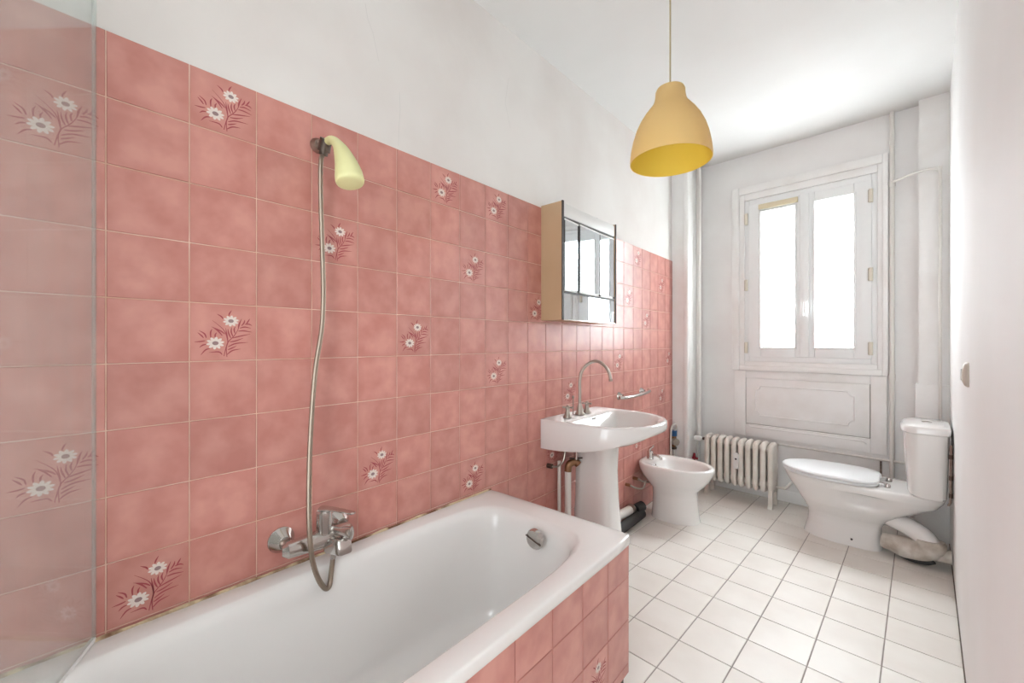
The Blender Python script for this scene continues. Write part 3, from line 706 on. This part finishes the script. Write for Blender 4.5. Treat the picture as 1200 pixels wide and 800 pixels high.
# ------------------------------------------------------------------ radiator
rad = thing('radiator', BW(.51, .2, 0), 'white cast-iron column radiator under the window', 'radiator')
RX0, RX1, RO, RDp = .262, .765, .195, .115       # span, centre distance from wall, depth between column axes
NS = 10; pitch = (RX1-RX0)/NS
for i in range(NS):
    xx = RX0+pitch*(i+.5); loop = []
    zb = .125; zt = .462; rr = .03
    for cxo, czz, a0 in ((RO+RDp/2-rr, zt-rr, 0), (RO-RDp/2+rr, zt-rr, 90), (RO-RDp/2+rr, zb+rr, 180), (RO+RDp/2-rr, zb+rr, 270)):
        for q in range(5):
            a = math.radians(a0+q*22.5); loop.append((xx, cxo+rr*math.cos(a), czz+rr*math.sin(a)))
    m = MB(BW); m.tube(loop, .0195, 12, closed=True)
    m.box(xx-.007, xx+.007, RO-RDp/2, RO+RDp/2, zb, zt)
    if i in (0, NS-1):
        m.box(xx-.016, xx+.016, RO-RDp/2-.008, RO+RDp/2+.010, zb, zt+.004, .008)
        for so in (-1, 1):
            m.loft([[(xx+.013*a, RO+so*(RDp/2-.004)+.018*b, .14) for a, b in ((-1, -1), (1, -1), (1, 1), (-1, 1))], [(xx+.013*a, RO+so*(RDp/2+.006)+.011*b, .04) for a, b in ((-1, -1), (1, -1), (1, 1), (-1, 1))], [(xx+.015*a, RO+so*(RDp/2+.010)+.014*b, .0005) for a, b in ((-1, -1), (1, -1), (1, 1), (-1, 1))]])
    m.build('section', 'radiator_paint', rad)
for zz in (.16, .43):
    MB(BW).tube([(RX0+.02, RO, zz), (RX1-.02, RO, zz)], .024, 14).build('hub', 'radiator_paint', rad)
mx_ = RX0+pitch*5
hm = MB(BW).box(mx_-.018, mx_+.018, RO+RDp/2+.012, RO+RDp/2+.034, .255, .375, .003).build('heat_meter', 'white_plastic', rad)
MB(BW).box(mx_-.006, mx_+.006, RO+RDp/2+.034, RO+RDp/2+.0355, .325, .337).build('meter_window', 'dark_edge', hm, smooth=0)
v = MB(BW).tube([(RX0-.03, RO, .43), (RX0+.005, RO, .43)], .012, 12).build('valve_union', 'dark_metal', rad)
MB(BW).tube([(RX0-.035, RO, .43), (RX0-.05, RO+.01, .43), (RX0-.085, RO+.02, .43), (RX0-.093, RO+.022, .43)], [.010, .020, .020, .013], 16).build('valve_knob', 'white_plastic', v)
MB(BW).tube([(RX1-.005, RO, .155), (RX1+.05, RO, .155), (RX1+.055, RO-.03, .155), (RX1+.055, .012, .155)], .010, 12).build('return_pipe', 'radiator_paint', rad)
rv = thing('red_tap', BW(.17, .2, .22), 'small red-handled stopcock between bidet and radiator', 'valve')
MB(BW).tube([(.165, .2, .0), (.165, .2, .245)], .009, 12).build('tap_pipe', 'brass', rv)
MB(BW).box(.135, .195, .19, .21, .245, .262, .005).build('tap_handle', 'red_plastic', rv)
MB(BW).tube([(.165, .2, .262), (.165, .2, .295)], [.012, .007], 10).build('tap_spindle', 'red_plastic', rv)

# water meter at the end of the tiled wall
wm = thing('water_meter', (.03, 3.55, .40), 'blue and brass water meter with white tube at tile edge', 'water meter')
MB().tube([(.022, 3.535, .33), (.022, 3.535, .36), (.022, 3.535, .37), (.022, 3.535, .44), (.022, 3.535, .45), (.022, 3.535, .49)], [.010, .018, .022, .022, .016, .014], 16).build('meter_body', 'brass', wm)
MB().tube([(.022, 3.535, .445), (.022, 3.535, .49)], .027, 18).build('blue_cap', 'blue_plastic', wm)
MB().tube([(.022, 3.535, .40), (.055, 3.505, .40)], .030, 20).build('meter_dial', 'nickel', wm)
MB().tube([(.022, 3.535, .335), (.022, 3.535, .352)], .025, 16).build('lower_nut', 'dark_metal', wm)
MB().tube(smoothpath([(-.0+.012, 3.50, .0+.01), (.012, 3.50, .30), (.012, 3.50, .48), (.02, 3.515, .535), (.032, 3.54, .545), (.04, 3.552, .52), (.03, 3.54, .485)], 6), .008, 12).build('white_tube', 'pipe_paint', wm)
MB().tube(smoothpath([(.022, 3.535, .34), (.026, 3.535, .27), (.05, 3.54, .22), (.06, 3.545, .01)], 6), .008, 12).build('lower_tube', 'pipe_paint', wm)

# ------------------------------------------------------------------ toilet
TY = 3.30; XW = xr(TY)
def TL(u, v, z): return (XW-.9976*u+.0691*v, TY+.0691*u+.9976*v, z)
toi = thing('toilet', TL(.45, 0, 0), 'white porcelain close-coupled toilet with closed seat lid', 'toilet')
def tring(u0, u1, hw, z, e=2.0, back=3.5, f=.45, n=64):
    c_ = u0+f*(u1-u0); out = []
    for i in range(n):
        t = 2*PI*i/n; c, s = math.cos(t), math.sin(t)
        a = (u1-c_) if c > 0 else (c_-u0); ee = e if c > 0 else back
        r = (abs(c/a)**ee+abs(s/hw)**ee)**(-1/ee) if abs(c) > 1e-6 else hw
        out.append((c_+r*c, r*s, z))
    return out
R_ = [(.285, .675, .100, 0), (.285, .673, .100, .015), (.29, .655, .096, .08), (.287, .650, .096, .13), (.275, .655, .100, .16), (.25, .672, .119, .192), (.205, .695, .137, .228), (.125, .724, .154, .275), (.055, .752, .169, .315), (.03, .772, .180, .35), (.022, .782, .184, .375), (.025, .78, .182, .386), (.035, .77, .174, .390)]
def interp(z):
    for p, q in zip(R_, R_[1:]):
        if z <= q[3]: t = (z-p[3])/(q[3]-p[3]); t = t*t*(3-2*t) if False else t; return tuple(a+(b-a)*t for a, b in zip(p, q))
    return R_[-1]
zs = [i/50*.335 for i in range(51)] + [.34, .345, .35, .36, .368, .375, .381, .386, .390]
rg = []
for z in zs:
    a, b, c, _ = interp(z); ring = tring(a, b, c, z, f=.52, n=128)
    dent = lambda u, zz: .052*math.exp(-((u-.35)/.085)**2)*math.exp(-((zz-.312)/.036)**2)*max(0, min(1, (.350-zz)/.012))
    rg.append([(u, v-math.copysign(min(dent(u, z), abs(v)*.6), v) if abs(v) > 1e-6 else v, z) for u, v, z in ring])
rg.append(tring(.06, .74, .15, .3905, f=.52, n=128))
MB(TL).loft(rg).build('bowl', 'porcelain', toi, smooth=60)
st = MB(TL); st.loft([tring(.30, .786, .180, .392, back=4, f=.5), tring(.296, .790, .184, .397, back=4, f=.5), tring(.296, .790, .184, .404, back=4, f=.5), tring(.30, .785, .180, .408, back=4, f=.5)])
st.build('seat', 'seat_plastic', toi)
st = MB(TL); st.loft([tring(.300, .786, .180, .4095, back=4, f=.5), tring(.293, .795, .188, .413, back=4, f=.5), tring(.293, .795, .188, .422, back=4, f=.5), tring(.30, .788, .182, .428, back=4, f=.5), tring(.35, .73, .14, .432, back=4, f=.5)])
st.build('lid', 'seat_plastic', toi)
for vv in (-.075, .075):
    MB(TL).tube([(.262, vv, .39), (.262, vv, .402), (.262, vv, .412)], [.016, .016, .012], 14).build('hinge_cap', 'chrome', toi)
    MB(TL).tube([(.262, vv, .405), (.30, vv, .409)], .008, 10).build('hinge_arm', 'chrome', toi)
def rrect(u0, u1, hw, z, bow=0, n=64, e=7):
    c_ = (u0+u1)/2; a = (u1-u0)/2; out = []
    for i in range(n):
        t = 2*PI*i/n; c, s = math.cos(t), math.sin(t); r = (abs(c/a)**e+abs(s/hw)**e)**(-1/e)
        u, v_ = c_+r*c, r*s
        out.append((u+(bow*(1-(v_/hw)**2) if c > 0 else 0), v_, z))
    return out
MB(TL).loft([rrect(.03, .150, .168, .389, .02), rrect(.022, .160, .175, .40, .02), rrect(.016, .172, .184, .60, .022), rrect(.012, .178, .188, .735, .022)]).build('cistern', 'porcelain', toi)
lid = MB(TL).loft([rrect(.010, .178, .188, .7355, .022), rrect(.006, .184, .194, .742, .024), rrect(.006, .184, .194, .765, .024), rrect(.012, .178, .188, .776, .023), rrect(.03, .16, .165, .782, .02)]).build('cistern_lid', 'porcelain', toi)
MB(TL).lathe([(.022, 0), (.022, .004), (.016, .006), (.001, .0065)], (.10, 0, .781), 'z', 20).build('flush_button', 'chrome', lid)
for uu in (.36,):
    MB(TL).tube([(.42, -.100, .045), (.42, -.103, .045)], .006, 10).build('screw_cap', 'dark_edge', toi)
out = thing('toilet_outlet_pipe', TL(.16, 0, 0), 'stained grey soil pipe elbow between toilet and wall', 'pipe')
S = smoothpath([(.30, -.01, .20), (.25, -.025, .20), (.18, -.05, .185), (.125, -.07, .162), (.098, -.085, .135), (.085, -.095, .10)], 5)
MB(TL).tube(S, [.046+.008*i/(len(S)-1) for i in range(len(S))], 20).build('pan_connector', 'porcelain', out)
S = smoothpath([(.285, -.05, .075), (.235, -.06, .072), (.17, -.08, .072), (.11, -.095, .085), (.085, -.10, .115), (.085, -.098, .15)], 5)
MB(TL).tube(S, [.042, .044, .046, .047, .048, .050, .053, .056, .058, .059]+[.058]*8+[.060]*2+[.062]*4+[.058]*2, 20).build('elbow', 'grey_pipe', out)
MB(TL).tube([(.085, -.10, .085), (.005, -.10, .085)], .036, 18).build('wall_stub', 'grey_pipe', out)
MB(TL).tube(smoothpath([(.235, -.055, .03), (.18, -.10, .022), (.11, -.125, .03), (.07, -.13, .05)], 4), .012, 10).build('rubber_seal', 'black_rubber', out)
fv = thing('cistern_supply', TL(.01, -.21, .4), 'thin chrome supply tube beside the toilet cistern and wall', 'pipe')
MB(TL).tube(smoothpath([(.012, -.205, .70), (.012, -.207, .55), (.014, -.205, .42), (.02, -.195, .385)], 5), .005, 10).build('supply_tube', 'worn_chrome', fv)
for zz in (.43, .52, .63):
    MB(TL).tube([(.012, -.205, zz), (.012, -.206, zz+.022)], .008, 10).build('tube_nut', 'dark_metal', fv)

# ------------------------------------------------------------------ light switch on the right wall
sw = thing('light_switch', RWALL(2.08, 0, 1.12), 'round-faced beige light switch on the white right wall', 'switch')
RS = lambda a, o, z: RWALL(2.08+a, o, 1.122+z)
m = MB(RS); m.loft([[(.041*math.cos(t)*.95, o, .043*math.sin(t)) if False else (k*.042*math.copysign(abs(math.cos(t))**.5, math.cos(t)), o, k*.042*math.copysign(abs(math.sin(t))**.5, math.sin(t))) for t in [2*PI*i/40 for i in range(40)]] for k, o in ((1, .0), (1, .004), (.9, .010), (.6, .015), (.3, .0165))])
pl = m.build('switch_plate', 'switch_beige', sw)
MB(RS).box(-.012, .012, .014, .0195, -.02, .02, .003).build('rocker', 'white_plastic', pl)

# ------------------------------------------------------------------ pendant lamp
LX, LY = .74, 1.5; LZ = 1.883
lamp = thing('pendant_lamp', (LX, LY, LZ), 'yellow bell-shaped pendant lamp hanging on a thin cord', 'lamp')
PR = [(.140, 0), (.1395, .015), (.136, .045), (.129, .08), (.118, .115), (.104, .145), (.088, .170), (.072, .190), (.060, .205), (.054, .220), (.051, .238), (.0505, .252), (.047, .260), (.038, .264), (.012, .265)]
m = MB(); m.m = 0; m.lathe(PR, (LX, LY, LZ), 'z', 48)
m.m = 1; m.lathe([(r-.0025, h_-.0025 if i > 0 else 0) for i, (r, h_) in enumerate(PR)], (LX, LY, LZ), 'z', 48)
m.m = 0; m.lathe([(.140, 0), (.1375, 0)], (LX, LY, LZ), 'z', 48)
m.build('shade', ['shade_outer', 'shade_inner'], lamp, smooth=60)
MB().tube([(LX, LY, LZ+.262), (LX, LY, zc(LY)-.02)], .003, 8).build('cord', 'cord', lamp)
MB().lathe([(.02, .20), (.02, .255), (.012, .262)], (LX, LY, LZ), 'z', 20, True, True).build('lamp_holder', 'white_plastic', lamp)
MB().lathe([(.001, .105), (.015, .108), (.027, .125), (.030, .145), (.024, .17), (.014, .19), (.013, .205)], (LX, LY, LZ), 'z', 24).build('bulb', 'bulb_glass', lamp)
MB().lathe([(.003, -.04), (.03, -.03), (.045, -.008), (.045, 0)], (LX, LY, zc(LY)), 'z', 24).build('ceiling_rose', 'white_plastic', lamp)
